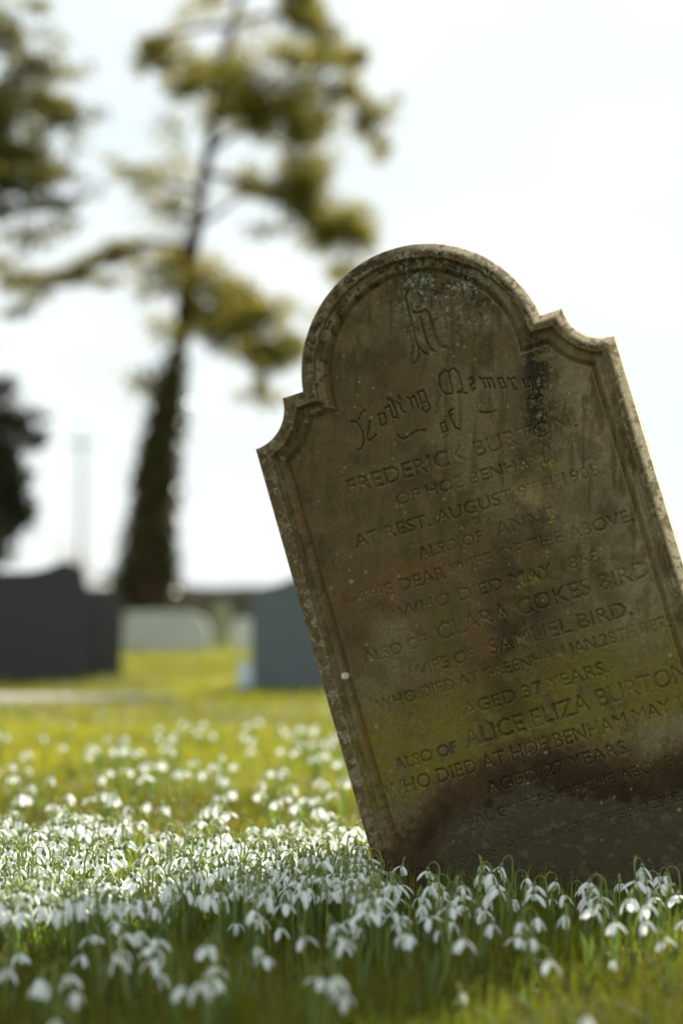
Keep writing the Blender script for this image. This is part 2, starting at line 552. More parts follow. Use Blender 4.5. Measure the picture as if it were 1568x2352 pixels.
# brown damp band and the grey crust below it
xs = [850, 935, 1000, 1060, 1100, 1180, 1250, 1330, 1420, 1480, 1560, 1640]
yl = [2050, 1990, 1905, 1875, 1850, 1812, 1800, 1820, 1828, 1850, 1812, 1790]
line = np.interp(XX, xs, yl) + (n_c - .5) * 60 + (n_b - .5) * 75
dl = YY - line
lay((.088, .058, .030), smooth(-150, -70, dl + (n_b - .5) * 80) * smooth(1700, 1760, YY + .3 * (XX - 900) - 0) * .95)
lay((.027, .020, .012), smooth(-115, -25, dl + (n_b - .5) * 80) * (.45 + .55 * smooth(.3, .6, n_b)) * .85)
crust = smooth(-4, 5, dl)
lay((.080, .076, .054), crust * smooth(-10, 34, dl))
lay((.060, .056, .040), crust * smooth(.42, .66, n_a) * .5)
lay((.165, .160, .125), crust * smooth(.58, .72, n_c) * smooth(110, 10, dl) * .35)
lay((.150, .145, .110), crust * smooth(.66, .72, fbm(U, Vv, 17, 160, 3)) * .45)
lay((.060, .040, .022), crust * smooth(1060, 960, XX) * .8)
lay((.155, .140, .075), blob(885, 1880, 45, 70) * smooth(.42, .56, n_c) * .9)
# black lichen column and pale drips under the arch
lay((.026, .026, .018), np.exp(-((XX - 1228 - (YY - 900) * .03) / 36) ** 2) * smooth(745, 800, YY) * smooth(1080, 960, YY) * smooth(.34, .50, n_c * .6 + n_b * .4) * 1.1)
lay((.200, .190, .130), np.exp(-((XX - 1240) / 46) ** 2) * smooth(770, 800, YY) * smooth(1130, 1000, YY) * smooth(.60, .68, n_d * .5 + n_c * .5) * .8)
drip = fbm(XX, YY * .2, 22, 170, 4)
dmask = smooth(850, 640, YY + (drip - .5) * 420) * smooth(860, 960, XX) * smooth(1165, 1100, XX)
lay((.070, .080, .062), dmask * smooth(.42, .56, drip) * .75)
dmask = dmask * (1 - .75 * smooth(.2, .8, blur(carve, 4)))
lay((.37, .46, .42), dmask * smooth(.47, .60, drip) * smooth(.50, .62, n_d * .45 + n_c * .55) * .95)
lay((.027, .027, .020), dmask * smooth(.56, .64, fbm(U, Vv, 6, 180, 3)) * .8)
# scuffed pale crescent, bright yellow-green lichen, droppings
lay((.260, .215, .125), np.clip(blob(1207, 1140, 34, 30, 30) * 1.5 - blob(1190, 1160, 26, 30), 0, 1) * .9)
for x, y, rx, ry in ((1370, 1205, 14, 18), (1205, 1330, 26, 14), (1258, 1195, 10, 30), (1030, 1130, 10, 20), (1180, 1150, 8, 24), (1255, 1065, 14, 10)):
    lay((.26, .27, .05), blob(x, y, rx, ry) * smooth(.52, .62, n_d * .5 + n_c * .5) * .8)
spots = np.zeros_like(U)
for i in range(230):
    a = rng.uniform(CU - HW, CU + HW); b = rng.uniform(-560, VA + RA) if i % 3 else rng.uniform(100, VA + RA); r = rng.uniform(.8, 2.0) if rng.random() < .93 else rng.uniform(2.5, 5)
    i0 = int((a - 8 - ug[0]) / STEP); j0 = int((b - 8 - vg[0]) / STEP); i0 = max(i0, 0); j0 = max(j0, 0)
    s_ = (slice(i0, i0 + 15), slice(j0, j0 + 15))
    spots[s_] = np.maximum(spots[s_], smooth(r + .9, r - .2, np.hypot(U[s_] - a, Vv[s_] - b) + (n_d[s_] - .5) * 2.4))
lay((.36, .35, .25), spots * .62)
lay((.62, .66, .64), smooth(9, 6.5, np.hypot(XX - 787, YY - 1553)))
# moulded border: crust on the outer band, ochre highlight painted on its sharp inner arris
band = smooth(27, 24, dd) * wstop
topness = smooth(300, 520, Vv)
lay((.135, .105, .066), band * .8)
lay((.026, .024, .016), band * smooth(.47, .57, n_c * .7 + n_b * .3) * (.35 + .45 * topness))
lay((.215, .215, .165), band * smooth(.52, .60, fbm(U, Vv, 11, 190, 4)) * smooth(.40, .52, n_b) * .65)
lay((.290, .330, .290), band * smooth(.62, .68, n_d * .4 + fbm(U, Vv, 14, 200, 3) * .6) * .6)
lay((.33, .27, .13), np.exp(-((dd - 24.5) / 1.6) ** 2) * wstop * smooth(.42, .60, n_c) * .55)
lay((.88, .80, .66), band * smooth(CU - 20, CU + 160, U) * smooth(17, 8, dd) * (.35 + .65 * smooth(.36, .52, n_c)) * .9)  # sunlit outer rim on the right, painted as cream
groove = smooth(26, 28, dd) * smooth(53, 48, dd) * wstop
lay((.27, .28, .225), groove * smooth(.42, .60, n_b) * (.35 + .5 * topness + .3 * right_light) * smooth(44, 34, dd))  # sky light painted into the groove as pale grey
lay((.19, .125, .06), groove * np.exp(-((dd - 45) / 4.5) ** 2) * smooth(.38, .56, n_b) * .7)
lay((.034, .034, .022), groove * smooth(.58, .66, n_c) * (.35 + .5 * topness) * smooth(CU + 260, CU + 60, U))
lay((.300, .270, .180), np.exp(-((dd - 52.3) / 1.2) ** 2) * wstop * smooth(CU, CU + 150, U) * .7)  # thin lit line painted along the right panel edge
# letters coloured darker inside
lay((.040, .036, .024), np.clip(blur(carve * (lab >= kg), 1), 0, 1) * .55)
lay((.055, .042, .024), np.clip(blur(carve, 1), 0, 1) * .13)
edge_light = np.clip(blur(carve, 3) - .8 * blur(carve, 1), 0, 1)
lay((.30, .255, .140), smooth(.06, .24, edge_light) * .70 * smooth(.30, .50, n_b * .5 + n_c * .5))  # letter-edge highlights painted as pale rims
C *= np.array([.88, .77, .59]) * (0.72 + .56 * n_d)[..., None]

# ---- mesh of the face, cut along the outline, split in border, panel and engraved lines
Y3 = Z / 1000
co = np.stack([U / 1000 - U0 / 1000, Y3, Vv / 1000 - V0 / 1000], -1)
out = dch < 0
gu, gv = np.gradient(dch, STEP)
gl_ = np.maximum(np.hypot(gu, gv), .3)
co[..., 0] -= np.where(out, dch * gu / gl_ ** 2, 0) / 1000
co[..., 2] -= np.where(out, dch * gv / gl_ ** 2, 0) / 1000
ok = dch > -STEP * 1.0
nU, nV = U.shape
idg = np.arange(nU * nV).reshape(nU, nV)
okq = ok[:-1, :-1] & ok[1:, :-1] & ok[1:, 1:] & ok[:-1, 1:]
Qall = np.stack([idg[:-1, :-1], idg[1:, :-1], idg[1:, 1:], idg[:-1, 1:]], -1)[okq]
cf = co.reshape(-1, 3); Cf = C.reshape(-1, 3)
e1 = np.gradient(co, axis=0); e2 = np.gradient(co, axis=1)
nor = np.cross(e1, e2).reshape(-1, 3); nor /= np.linalg.norm(nor, axis=1, keepdims=True) + 1e-12
nor[nor[:, 1] > 0] *= -1
labq = np.where(carve > .05, lab, -1)
labq = np.max(np.stack([labq[:-1, :-1], labq[1:, :-1], labq[1:, 1:], labq[:-1, 1:]]), 0)[okq]
dq = ((dch[:-1, :-1] + dch[1:, 1:]) / 2)[okq]; vq = Vv[:-1, :-1][okq]
zone = np.where(labq >= 0, 2 + labq, np.where((dq < 53) & (vq > -345), 0, 1))


def stone_mat(attr):
    m, nt, b = mat('weathered stone' if attr else 'weathered stone edge', .92, .22)
    if attr:
        a = nt.nodes.new('ShaderNodeAttribute'); a.attribute_name = 'Col'; base = a.outputs['Color']
    else:
        base = mix_col(nt, noise(nt, 22, 6, .65, lo=.38, hi=.62), (.76, .69, .56), (.56, .49, .37))
        base = mix_col(nt, noise(nt, 90, 5, .7, lo=.60, hi=.70), base, (.10, .095, .07))
        base = mix_col(nt, noise(nt, 60, 5, .7, lo=.60, hi=.66), base, (.40, .44, .38))
    g = noise(nt, 900, 3, .6, lo=.25, hi=.75)
    base = mix_col(nt, g, mix_col(nt, 1.0, base, (.72, .72, .72), 'MULTIPLY'), mix_col(nt, 1.0, base, (1.25, 1.25, 1.25), 'MULTIPLY'))
    nt.links.new(base, b.inputs['Base Color'])
    bump(nt, b, noise(nt, 700, 5, .7), .35, .0012)
    return m


M_face = stone_mat(True); M_edge = stone_mat(False)


def zone_mesh(name, z, parent):
    q = Qall[zone == z]
    if not len(q): return None
    ids, inv = np.unique(q.ravel(), return_inverse=True)
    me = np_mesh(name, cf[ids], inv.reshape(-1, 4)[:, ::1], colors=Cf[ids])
    me.normals_split_custom_set_from_vertices(nor[ids].astype(np.float32))
    return link(name, me, M_face, parent)


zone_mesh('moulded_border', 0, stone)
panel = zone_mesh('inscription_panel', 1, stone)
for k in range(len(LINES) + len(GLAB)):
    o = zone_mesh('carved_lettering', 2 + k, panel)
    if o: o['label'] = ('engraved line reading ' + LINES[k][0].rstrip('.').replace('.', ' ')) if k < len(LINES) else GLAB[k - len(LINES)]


def stone_outline():
    pts = []
    a0 = math.asin((VS - VA) / RA)
    sh = HW - RC
    for t in np.linspace(-700, VS - RC, 60): pts.append((CU + HW, t))
    for t in np.linspace(0, 1, 16)[1:]:
        a = math.pi * 1.5 - t * math.pi / 2
        pts.append((CU + HW + RC * math.cos(a), VS + RC * math.sin(a)))
    for t in np.linspace(sh, RA * math.cos(a0), 8)[1:]: pts.append((CU + t, VS))
    for t in np.linspace(a0, math.pi - a0, 90)[1:]: pts.append((CU + RA * math.cos(t), VA + RA * math.sin(t)))
    half = [(2 * CU - u, v) for u, v in pts if u > CU][::-1]
    right = [p for p in pts if p[0] > CU + .01]
    rest = [(2 * CU - u, v) for u, v in right][::-1]
    top = [] if abs(right[-1][0] - CU) < 2 else [(CU, VA + RA)]
    return right + top + rest


ol = stone_outline()
ob = []
for ins, y in ((0.0, 16.6), (0.0, 30), (0.0, 76), (3.0, 84)):
    for i, (u, v) in enumerate(ol):
        a = np.array(ol[i - 1] if i else ol[0]); b = np.array(ol[min(i + 1, len(ol) - 1)])
        t = b - a; t = t / (np.linalg.norm(t) + 1e-9)
        jit = (random.random() - .5) * .7 if 20 < y < 80 else 0
        ob.append(((u - t[1] * (ins + jit) * 1 - U0) / 1000, y / 1000, (v + t[0] * (ins + jit) - V0) / 1000))
n = len(ol)
fc = [(r * n + k, r * n + k + 1, (r + 1) * n + k + 1, (r + 1) * n + k) for r in range(3) for k in range(n - 1)]
fc.append(tuple(3 * n + k for k in range(n)))
mb = MB(); mb.add(ob, fc)
body = mb.build('stone_body', M_edge, stone, smooth=False, recalc=False)


# =================================================================== SNOWDROPS
M_petal = leafy('white petal', (.90, .92, .92), .40, (.90, .93, .88), rough=.5, spec=.25)
M_inner = leafy('inner petal', (.70, .78, .62), .35, (.7, .8, .5), rough=.5)
M_stem = leafy('snowdrop stem', (.26, .30, .07), .3, (.34, .40, .06), rough=.5)
M_ovary = two_tone('green ovary', (.09, .13, .03), (.15, .19, .05), 300, .45, .4)
M_spathe = leafy('papery spathe', (.24, .28, .12), .45, (.35, .40, .12), rough=.5)
M_leaf = leafy('snowdrop leaf', (.070, .115, .045), .32, (.17, .27, .04), rough=.45, spec=.4, var=((.11, .155, .04), 60))


def petal_pts(phi, L, Wd, a0, a1, nt_=7, nw=4):
    """spoon-shaped hanging petal; a = angle from straight down"""
    rows = []; r, z = .0012, 0.0
    for i in range(nt_):
        t = i / (nt_ - 1)
        a = math.radians(a0 + (a1 - a0) * t)
        if i: r += math.sin(a) * L / (nt_ - 1); z -= math.cos(a) * L / (nt_ - 1)
        wd = Wd * (math.sin(math.pi * min(.97, .06 + t * .91)) ** .75) * (.55 + .6 * t if t < .75 else 1.0)
        row = []
        for j in range(nw + 1):
            s = j / nw * 2 - 1
            cup = (1 - s * s) * wd * .38
            x = r + math.cos(a) * cup; y = s * wd; zz = z + math.sin(a) * cup
            row.append((x * math.cos(phi) - y * math.sin(phi), x * math.sin(phi) + y * math.cos(phi), zz))
        rows.append(row)
    V = [p for r_ in rows for p in r_]
    Fc = [(i * (nw + 1) + j, i * (nw + 1) + j + 1, (i + 1) * (nw + 1) + j + 1, (i + 1) * (nw + 1) + j) for i in range(nt_ - 1) for j in range(nw)]
    return V, Fc


def leaf_mb(L, Wd, az, lean, fold=.25, n=7):
    V = []; x = z = 0
    for i in range(n):
        t = i / (n - 1)
        a = lean * (.25 + 1.0 * t * t)
        if i: x += math.sin(a) * L / (n - 1); z += math.cos(a) * L / (n - 1)
        wd = Wd * (.6 + .6 * t if t < .5 else .9) * (1 if t < .75 else max(.12, 1 - ((t - .75) / .25) ** 2))
        for s in (-1, 0, 1):
            px, py = x + (0 if s else wd * fold), s * wd
            V.append((px * math.cos(az) - py * math.sin(az), px * math.sin(az) + py * math.cos(az), z))
    Fc = [(i * 3 + j, i * 3 + j + 1, i * 3 + 4 + j, i * 3 + 3 + j) for i in range(n - 1) for j in range(2)]
    m = MB(); m.add(V, Fc); return m


FLS = 0.90
def make_snowdrop(H, opening, hook, wob, nleaf=2):
    """opening: 0 bud ... 1 wide open"""
    root = empty('snowdrop', (0, 0, 0))
    st = MB()
    pts = []; 
    for i in range(6):
        t = i / 5; pts.append((wob * .012 * math.sin(t * 2.2), wob * .006 * t, H * .86 * t))
    bx, by, bz = pts[-1]
    rH = .010 * hook
    for i in range(1, 7):
        a = math.pi * i / 6 * .92
        pts.append((bx + rH * (1 - math.cos(a)), by, bz + rH * 1.15 * math.sin(a)))
    st.tube(pts, [.0017] * 4 + [.0015, .0013] + [.0011, .001, .0008, .0008, .0008, .0008], 6)
    stem = st.build('stem', M_stem, root, recalc=False)
    tip = Vector(pts[-1]); 
    # spathe stands on the bend
    sp = leaf_mb(.020, .0019, 0.2, .75, .5, 5)
    so_ = sp.build('spathe', M_spathe, root, recalc=False); so_.location = (bx, by, bz - .002)
    # flower
    ic = MB(); n = 9
    ringz = [(.0012, -.006), (.0032, -.009), (.0040, -.013), (.0044, -.0150)]
    V = [(r * FLS * math.cos(2 * math.pi * k / n), r * FLS * math.sin(2 * math.pi * k / n), z * FLS + (.0012 if (i == 3 and k % 3 == 0) else 0)) for i, (r, z) in enumerate(ringz) for k in range(n)]
    ic.add(V, [(i * n + k, i * n + (k + 1) % n, (i + 1) * n + (k + 1) % n, (i + 1) * n + k) for i in range(3) for k in range(n)])
    head = ic.build('flower_head', M_inner, root, recalc=False)
    head.location = tip; head.rotation_euler = (random.uniform(-.15, .15), random.uniform(-.2, .25), random.uniform(0, 6))
    a0 = 34 + 46 * opening; a1 = -6 + 46 * opening
    for k in range(3):
        V, Fc = petal_pts(2 * math.pi * k / 3 + random.uniform(-.15, .15), .0265 * FLS * random.uniform(.90, 1.06), .0060 * FLS * (.80 + .3 * opening), a0 + random.uniform(-8, 8), a1 + random.uniform(-8, 10))
        pm = MB(); pm.add([(x, y, z - .0055 * FLS) for x, y, z in V], Fc)
        pm.build('petal', M_petal, head, recalc=False)
    ov = MB(); ov.tube([(0, 0, .001), (0, 0, -.0005), (0, 0, -.003), (0, 0, -.0055), (0, 0, -.0075)], [.0008, .0022, .0029, .0025, .0012], 8)
    ov.build('ovary', M_ovary, head)
    for k in range(nleaf):
        l = leaf_mb(H * random.uniform(.50, .85), .0034, random.uniform(0, 6.3), random.uniform(.15, .55))
        lo = l.build('leaf', M_leaf, root, recalc=False)
        lo.location = (random.uniform(-.004, .004), random.uniform(-.004, .004), -.004)
    return root


def kids(o): return [c for c in _children.get(o.name, [])]
def copy_tree(o, parent=None):
    c = o.copy(); col.objects.link(c)
    if parent: c.parent = parent
    for ch in list(o.children): copy_tree(ch, c)
    return c


specs = [(.088, .0, .8, .3), (.100, .15, 1, -.6), (.094, .35, 1.0, .8), (.106, .45, 1.1, -.3), (.086, .55, 1.0, .5), (.112, .6, .9, 1.2),
         (.098, .75, 1.0, -1.0), (.104, .9, 1.1, .2), (.092, .5, 1.2, -.8), (.116, .4, 1.0, .7), (.100, .65, .9, .0), (.082, .3, 1.0, 1.0)]
protos = [make_snowdrop(*s, 2 + i % 2) for i, s in enumerate(specs)]
headz = [[c for c in p.children if c.name.startswith('flower_head')][0].location.z - .012 for p in protos]
used = [False] * len(protos)
taken = []


def hidden_under_stone(x, y):
    return False


def plant(X, Y, label, group, kind=None, sz=None, yoff=None):
    """a snowdrop whose flower hangs at grid position X, Y (its distance follows from its height)"""
    k = kind if kind is not None else random.choice(range(1, len(protos)))
    s = sz or random.uniform(.88, 1.12)
    h = headz[k] * s
    D = F * (CAM[2] - h) / (Y - 1371.0)
    p = at(X, Y, D)
    place(p[0], p[1], k, s, label, group)


def place(x, y, k, s, label, group):
    global used
    r = protos[k] if not used[k] else copy_tree(protos[k])
    used[k] = True
    r.location = (x, y, float(ground_z(np.array([x]), np.array([y]))[0]) - .004)
    r.rotation_euler = (random.uniform(-.12, .12), random.uniform(-.12, .12), random.uniform(0, 6.283))
    r.scale = (s, s, s)
    tag(r, label, 'snowdrop', group)
    taken.append((x, y))


def zA(x, y): return x / 2.008, 1818.7 + y / 2.008
def zB(x, y): return 780.7 + x / 1.992, 1818.7 + y / 1.992
G1 = 'snowdrops in the dim grass before the drift'
L1 = 'snowdrop standing apart in the dim blurred grass in front of the dense drift'
G2 = 'snowdrops in front of the leaning gravestone'
L2 = 'snowdrop with white bell flowering in the row in front of the gravestone face'
G3 = 'snowdrops crowded in the drift left of the gravestone'
L3 = 'snowdrop crowded among others in the dense sunlit drift left of the gravestone'
for x, y, lb, k in [((20), 805, 'blurred snowdrop at the left edge, the lower of two one above the other', 2), (20, 730, 'snowdrop at the left edge just above another in the dim grass', 4),
                    (285, 1055, 'very blurred snowdrop cut off by the bottom edge, nearest to the camera', 1),
                    (715, 735, 'tiny closed snowdrop bud on a thin stem in the dim grass at left', 0), (680, 815, 'closed white snowdrop bud below the tiny one in the dim grass', 0),
                    (795, 875, 'lone snowdrop hanging low in the dim grass, right of the closed buds', 3), (1465, 915, 'low snowdrop directly under a wide open one, front centre', 4)]:
    plant(*zA(x, y), lb, G1, k, 1.0 if k else .9)
for x, y, lb, k in [(560, 880, 'closed snowdrop bud beside dead leaves in the front centre grass', 0), (1070, 985, 'lone blurred snowdrop nearest the bottom right corner', 1),
                    (1315, 745, 'very small closed bud under the row of flowers at right', 0), (830, 740, 'small snowdrop below a close pair in front of the gravestone', 2),
                    (770, 350, 'tallest snowdrop standing up against the gravestone face, large open petals', 3), (1370, 385, 'tall snowdrop raised above its neighbours at the right of the gravestone', 9)]:
    plant(*zB(x, y), lb, G1 if y > 700 else G2, k, .75 if k == 0 else (1.12 if y < 400 else 1.0))
frontA = [(190, 810), (232, 850), (245, 910), (290, 862), (215, 845), (430, 685), (465, 650), (490, 725), (525, 585), (555, 650), (600, 590), (605, 640), (620, 700), (610, 750),
          (800, 650), (798, 755), (825, 552), (655, 535), (1010, 600), (990, 712), (1062, 710), (1010, 800), (975, 832), (950, 882), (1180, 748), (1200, 700), (1215, 622),
          (1200, 570), (1125, 570), (1170, 540), (1430, 672), (1540, 695), (1550, 625), (1418, 822), (1450, 840), (1345, 515)]
for p in frontA: plant(*zA(*p), L1, G1)
frontB = [(865, 640), (805, 665), (815, 585), (915, 572), (1035, 580), (1145, 585), (1355, 585), (1495, 665), (1540, 580), (635, 605), (500, 632), (400, 642), (320, 632), (220, 602),
          (210, 647), (105, 652), (55, 625), (5, 625), (40, 565), (95, 555)]
for p in frontB: plant(*zB(*p), L1, G1)
rowB = [(240, 335), (505, 370), (575, 372), (690, 362), (640, 422), (665, 430), (715, 395), (745, 410), (800, 442), (820, 412), (855, 475), (905, 430), (965, 436), (1015, 455), (960, 492), (1050, 502),
        (1130, 512), (1110, 490), (1185, 450), (1240, 430), (1275, 452), (1205, 490), (1225, 545), (1275, 512), (1310, 500), (1350, 462), (1390, 495), (1410, 432), (1450, 426), (1465, 482), (1505, 455), (1480, 500),
        (1500, 405), (1555, 412), (380, 430), (435, 440), (345, 470), (355, 500), (515, 442), (555, 422), (540, 465), (610, 410), (730, 480), (700, 490), (690, 522), (600, 535), (570, 530), (500, 562), (440, 572), (470, 545), (380, 552), (330, 552),
        (410, 520), (530, 500), (480, 490), (620, 480), (1560, 470), (1530, 500)]
for p in rowB: plant(*zB(*p), L2, G2)

lp = at(372, 2085, 3.42)
lt = empty('leaf_clump', (lp[0], lp[1], 0))
for a_, l_, t_ in ((2.6, .135, .50), (2.9, .115, .75), (3.3, .10, .35), (.3, .12, .3), (.9, .10, .45), (1.9, .11, .55)):
    lo = leaf_mb(l_, .0042, a_, t_).build('leaf', M_leaf, lt, recalc=False); lo.location = (random.uniform(-.008, .008), random.uniform(-.006, .006), -.004)
tag(lt, 'clump of long dark green leaves without flowers in the middle of the drift', 'plant')

# the drift left of the stone: crowded; the nearest ones are things of their own
cand = []
def drift_dens(X, Y):
    top = np.interp(X, [-80, 0, 60, 140, 250, 330, 430, 560, 640, 700, 760, 860, 930], [1930, 1900, 1850, 1840, 1880, 1890, 1905, 1915, 1925, 1900, 1890, 1890, 2000])
    bot = np.interp(X, [-80, 0, 200, 330, 420, 560, 640, 720, 800, 900, 930], [2110, 2100, 2085, 2070, 2060, 2075, 2060, 2070, 2090, 2090, 2085])
    return top, bot
tries = 0
while len(cand) < 860 and tries < 80000:
    tries += 1
    X = random.uniform(-70, 900); Y = random.uniform(1835, 2110)
    t, b = drift_dens(X, Y)
    if not (t < Y < b): continue
    if fbm(np.array([X]), np.array([Y * 2.2]), 62, 400, 2)[0] < .30 + .22 * random.random(): continue
    k = random.randrange(1, len(protos)); s = random.uniform(.80, 1.20)
    D = F * (CAM[2] - headz[k] * s) / (Y - 1371.0)
    p = at(X, Y, D)
    if any((p[0] - q[0]) ** 2 + (p[1] - q[1]) ** 2 < .0085 ** 2 for q in taken): continue
    # keep clear of the stone's foot
    if p[1] > 4.0 and p[0] > .03: continue
    cand.append((D, p[0], p[1], k, s)); taken.append((p[0], p[1]))
cand.sort()
n_left = 300 - sum(1 for o in bpy.data.objects if o.name.startswith('snowdrop') and o.get('label'))
for D, x, y, k, s in cand[:n_left]: place(x, y, k, s, L3, G3)
rest = [(x, y, k, s) for D, x, y, k, s in cand[n_left:]]
# sparse flowers scattered over the sunlit lawn behind
farpx = [(293, 805), (222, 860), (300, 908), (380, 940), (435, 912), (490, 868), (543, 872), (500, 915), (570, 918), (655, 868), (708, 815), (750, 915), (790, 852), (810, 800), (850, 815), (880, 835), (918, 800),
         (960, 845), (1030, 850), (1072, 805), (1090, 795), (1205, 815), (1268, 842), (1320, 830), (1375, 885), (1350, 880), (1405, 815), (1430, 858), (1470, 850), (1245, 920), (1360, 950), (1380, 940), (1068, 925), (1228, 998),
         (85, 940), (70, 990), (98, 995), (42, 1035), (180, 1045), (445, 1035), (600, 1045), (605, 985), (640, 975), (665, 975), (770, 1005), (800, 1000), (830, 1005), (870, 965), (870, 1000), (915, 1020), (960, 1040), (975, 945), (990, 975), (965, 985),
         (1155, 1055), (1310, 1075), (1325, 1118), (1360, 1055), (1418, 1040), (1480, 1095), (1500, 1035), (100, 1080), (95, 1115), (255, 1120), (440, 1100), (455, 1120), (960, 1100), (950, 1120), (1170, 1100), (1205, 1110), (0, 860), (15, 1000), (1485, 890), (1515, 960), (1130, 870), (510, 1010), (720, 910), (1300, 825)]
def plant_far(X, Y):
    k = random.randrange(1, len(protos)); s = random.uniform(.95, 1.2)
    D = F * (CAM[2] - headz[k] * s) / (Y - 1371.0)
    p = at(X, Y, D); rest.append((p[0], p[1], k, s))
for x, y in farpx:
    X, Y = x / 1.8966, 1240 + y / 1.8966
    plant_far(X, Y)
    if random.random() < .25: plant_far(X + random.uniform(-16, 16), Y + random.uniform(-5, 9))
farA = [(85, 30), (95, 15), (470, 10), (450, 30), (500, 40), (625, 65), (630, 115), (690, 145), (730, 55), (760, 75), (805, 70), (905, 80), (970, 80), (1000, 100), (985, 60), (1020, 10), (870, 140), (1040, 160), (1090, 160), (1165, 165), (1190, 170), (1265, 145), (1270, 160),
        (1310, 165), (1375, 130), (1430, 170), (1470, 155), (1425, 205), (1485, 90), (1520, 65), (1400, 20), (1290, 30), (1310, 50), (1300, 215), (1225, 240), (5, 95), (85, 135), (15, 190), (10, 150)]
for x, y in farA:
    plant_far(*zA(x, y))
    if random.random() < .25: plant_far(*zA(x + random.uniform(-22, 22), y + random.uniform(-8, 12)))

# merge of the remaining plants into one mass
parts_cache = {}
def flat(k):
    if k in parts_cache: return parts_cache[k]
    res = []
    def rec(o, M):
        for c in o.children:
            Mc = M @ Matrix.Translation(c.location) @ c.rotation_euler.to_matrix().to_4x4()
            me = c.data
            v = np.empty(len(me.vertices) * 3); me.vertices.foreach_get('co', v)
            v = np.c_[v.reshape(-1, 3), np.ones(len(me.vertices))] @ np.array(Mc).T
            res.append((v[:, :3], [tuple(p.vertices) for p in me.polygons], me.materials[0]))
            rec(c, Mc)
    rec(protos[k], Matrix())
    parts_cache[k] = res
    return res
mats = [M_petal, M_inner, M_stem, M_ovary, M_spathe, M_leaf]
allV, allF, allM = [], [], []; base = 0
for x, y, k, s in rest:
    a = random.uniform(0, 6.283); ca, sa = math.cos(a) * s, math.sin(a) * s
    RM = np.array([[ca, -sa, 0], [sa, ca, 0], [0, 0, s]])
    gz = float(ground_z(np.array([x]), np.array([y]))[0]) - .004
    for v, fcs, m in flat(k):
        allV.append(v @ RM.T + np.array([x, y, gz]))
        allF += [tuple(i + base for i in f) for f in fcs]; allM += [mats.index(m)] * len(fcs)
        base += len(v)
me = bpy.data.meshes.new('snowdrop_drift'); me.from_pydata(np.concatenate(allV).tolist(), [], allF)
dr = link('snowdrop_drift', me, mats)
me.polygons.foreach_set('material_index', allM); me.polygons.foreach_set('use_smooth', [True] * len(allF))
tag(dr, 'far snowdrops at the back of the drift and dotted over the sunlit lawn', 'snowdrops', kind='stuff')


# =================================================================== GRASS
def blades(xr, n, hr, wd, lean, dens=None, colr=None, seedc=0):
    y0, y1 = xr
    # wedge in front of the camera, a little wider than the view
    y = np.sqrt(rng.uniform(y0 ** 2, y1 ** 2, n)); x = rng.uniform(-1, 1, n) * (y * .20 + .50)
    if dens is not None:
        kp = rng.random(n) < dens(x, y); x, y = x[kp], y[kp]
    n = len(x)
    tuft = fbm(x, y, .11, 300 + seedc, 2)
    h = rng.uniform(hr[0], hr[1], n) * (.55 + .9 * tuft)
    a = rng.uniform(0, 2 * math.pi, n); b = rng.uniform(0, 2 * math.pi, n)
    ln = np.abs(rng.normal(0, lean, n))
    wx, wy = np.cos(a) * wd / 2, np.sin(a) * wd / 2
    dx, dy = np.cos(b) * ln * h, np.sin(b) * ln * h
    z = ground_z(x, y) - .002
    V = np.empty((n, 5, 3), np.float32)
    V[:, 0] = np.stack([x - wx, y - wy, z], -1); V[:, 1] = np.stack([x + wx, y + wy, z], -1)
    mx, my, mz = x + dx * .35, y + dy * .35, z + h * .6
    V[:, 2] = np.stack([mx + wx * .8, my + wy * .8, mz], -1); V[:, 3] = np.stack([mx - wx * .8, my - wy * .8, mz], -1)
    V[:, 4] = np.stack([x + dx, y + dy, z + h * (1 - .25 * np.minimum(ln, 1.5))], -1)
    cn = fbm(x, y, .45, 320 + seedc, 3)[:, None]; r = rng.random(n)[:, None]
    c = np.array([.090, .112, .009]) * (1 - cn) + np.array([.175, .178, .016]) * cn
    c = c * (.55 + .9 * smooth(.25, .7, fbm(x, y, 1.1, 360 + seedc, 4)))[:, None]
    c = np.where(r < .10, np.array([.20, .16, .07]), c) * rng.uniform(.7, 1.3, (n, 1))
    return V, np.repeat(c[:, None, :], 5, 1)


def dens_near(x, y): return .35 + .75 * smooth(.35, .6, fbm(x, y, .16, 340, 3))
def not_path(x, y): return np.where((x < -1.0) & (np.abs(y - 12.25) < .42), .06, 1.0)
sets = [blades((2.3, 3.6), 92000, (.018, .050), .0016, .8, dens_near, seedc=0), blades((3.3, 5.0), 80000, (.020, .055), .0018, .6, dens_near, seedc=1),
        blades((5.0, 9.5), 85000, (.022, .050), .003, .6, seedc=2), blades((9.5, 34.0), 115000, (.03, .06), .008, .6, not_path, seedc=3)]
tall = blades((2.4, 4.3), 16000, (.045, .090), .0021, .45, dens_near, seedc=4)
tall[1][:] = tall[1] * np.array([.85, .95, 1.3])
sets.append(tall)
sets[0][1][:] *= np.array([1.15, 1.10, 1.0]); sets[1][1][:] *= np.array([1.05, 1.05, 1.0])  # front blades coloured brighter to lift the shaded foreground
V = np.concatenate([s[0] for s in sets]); Cc = np.concatenate([s[1] for s in sets])
n = len(V); b5 = np.arange(n)[:, None] * 5
M_grass = leafy('grass blade', None, .45, (1.5, 1.4, .7), attr=True, rough=.55, spec=.25)
gm = np_mesh('grass', V.reshape(-1, 3), b5 + np.array([[0, 1, 2, 3]]), b5 + np.array([[3, 2, 4]]), colors=Cc.reshape(-1, 3))
tag(link('grass', gm, M_grass), 'short mossy grass covering the churchyard lawn', 'grass', kind='stuff')

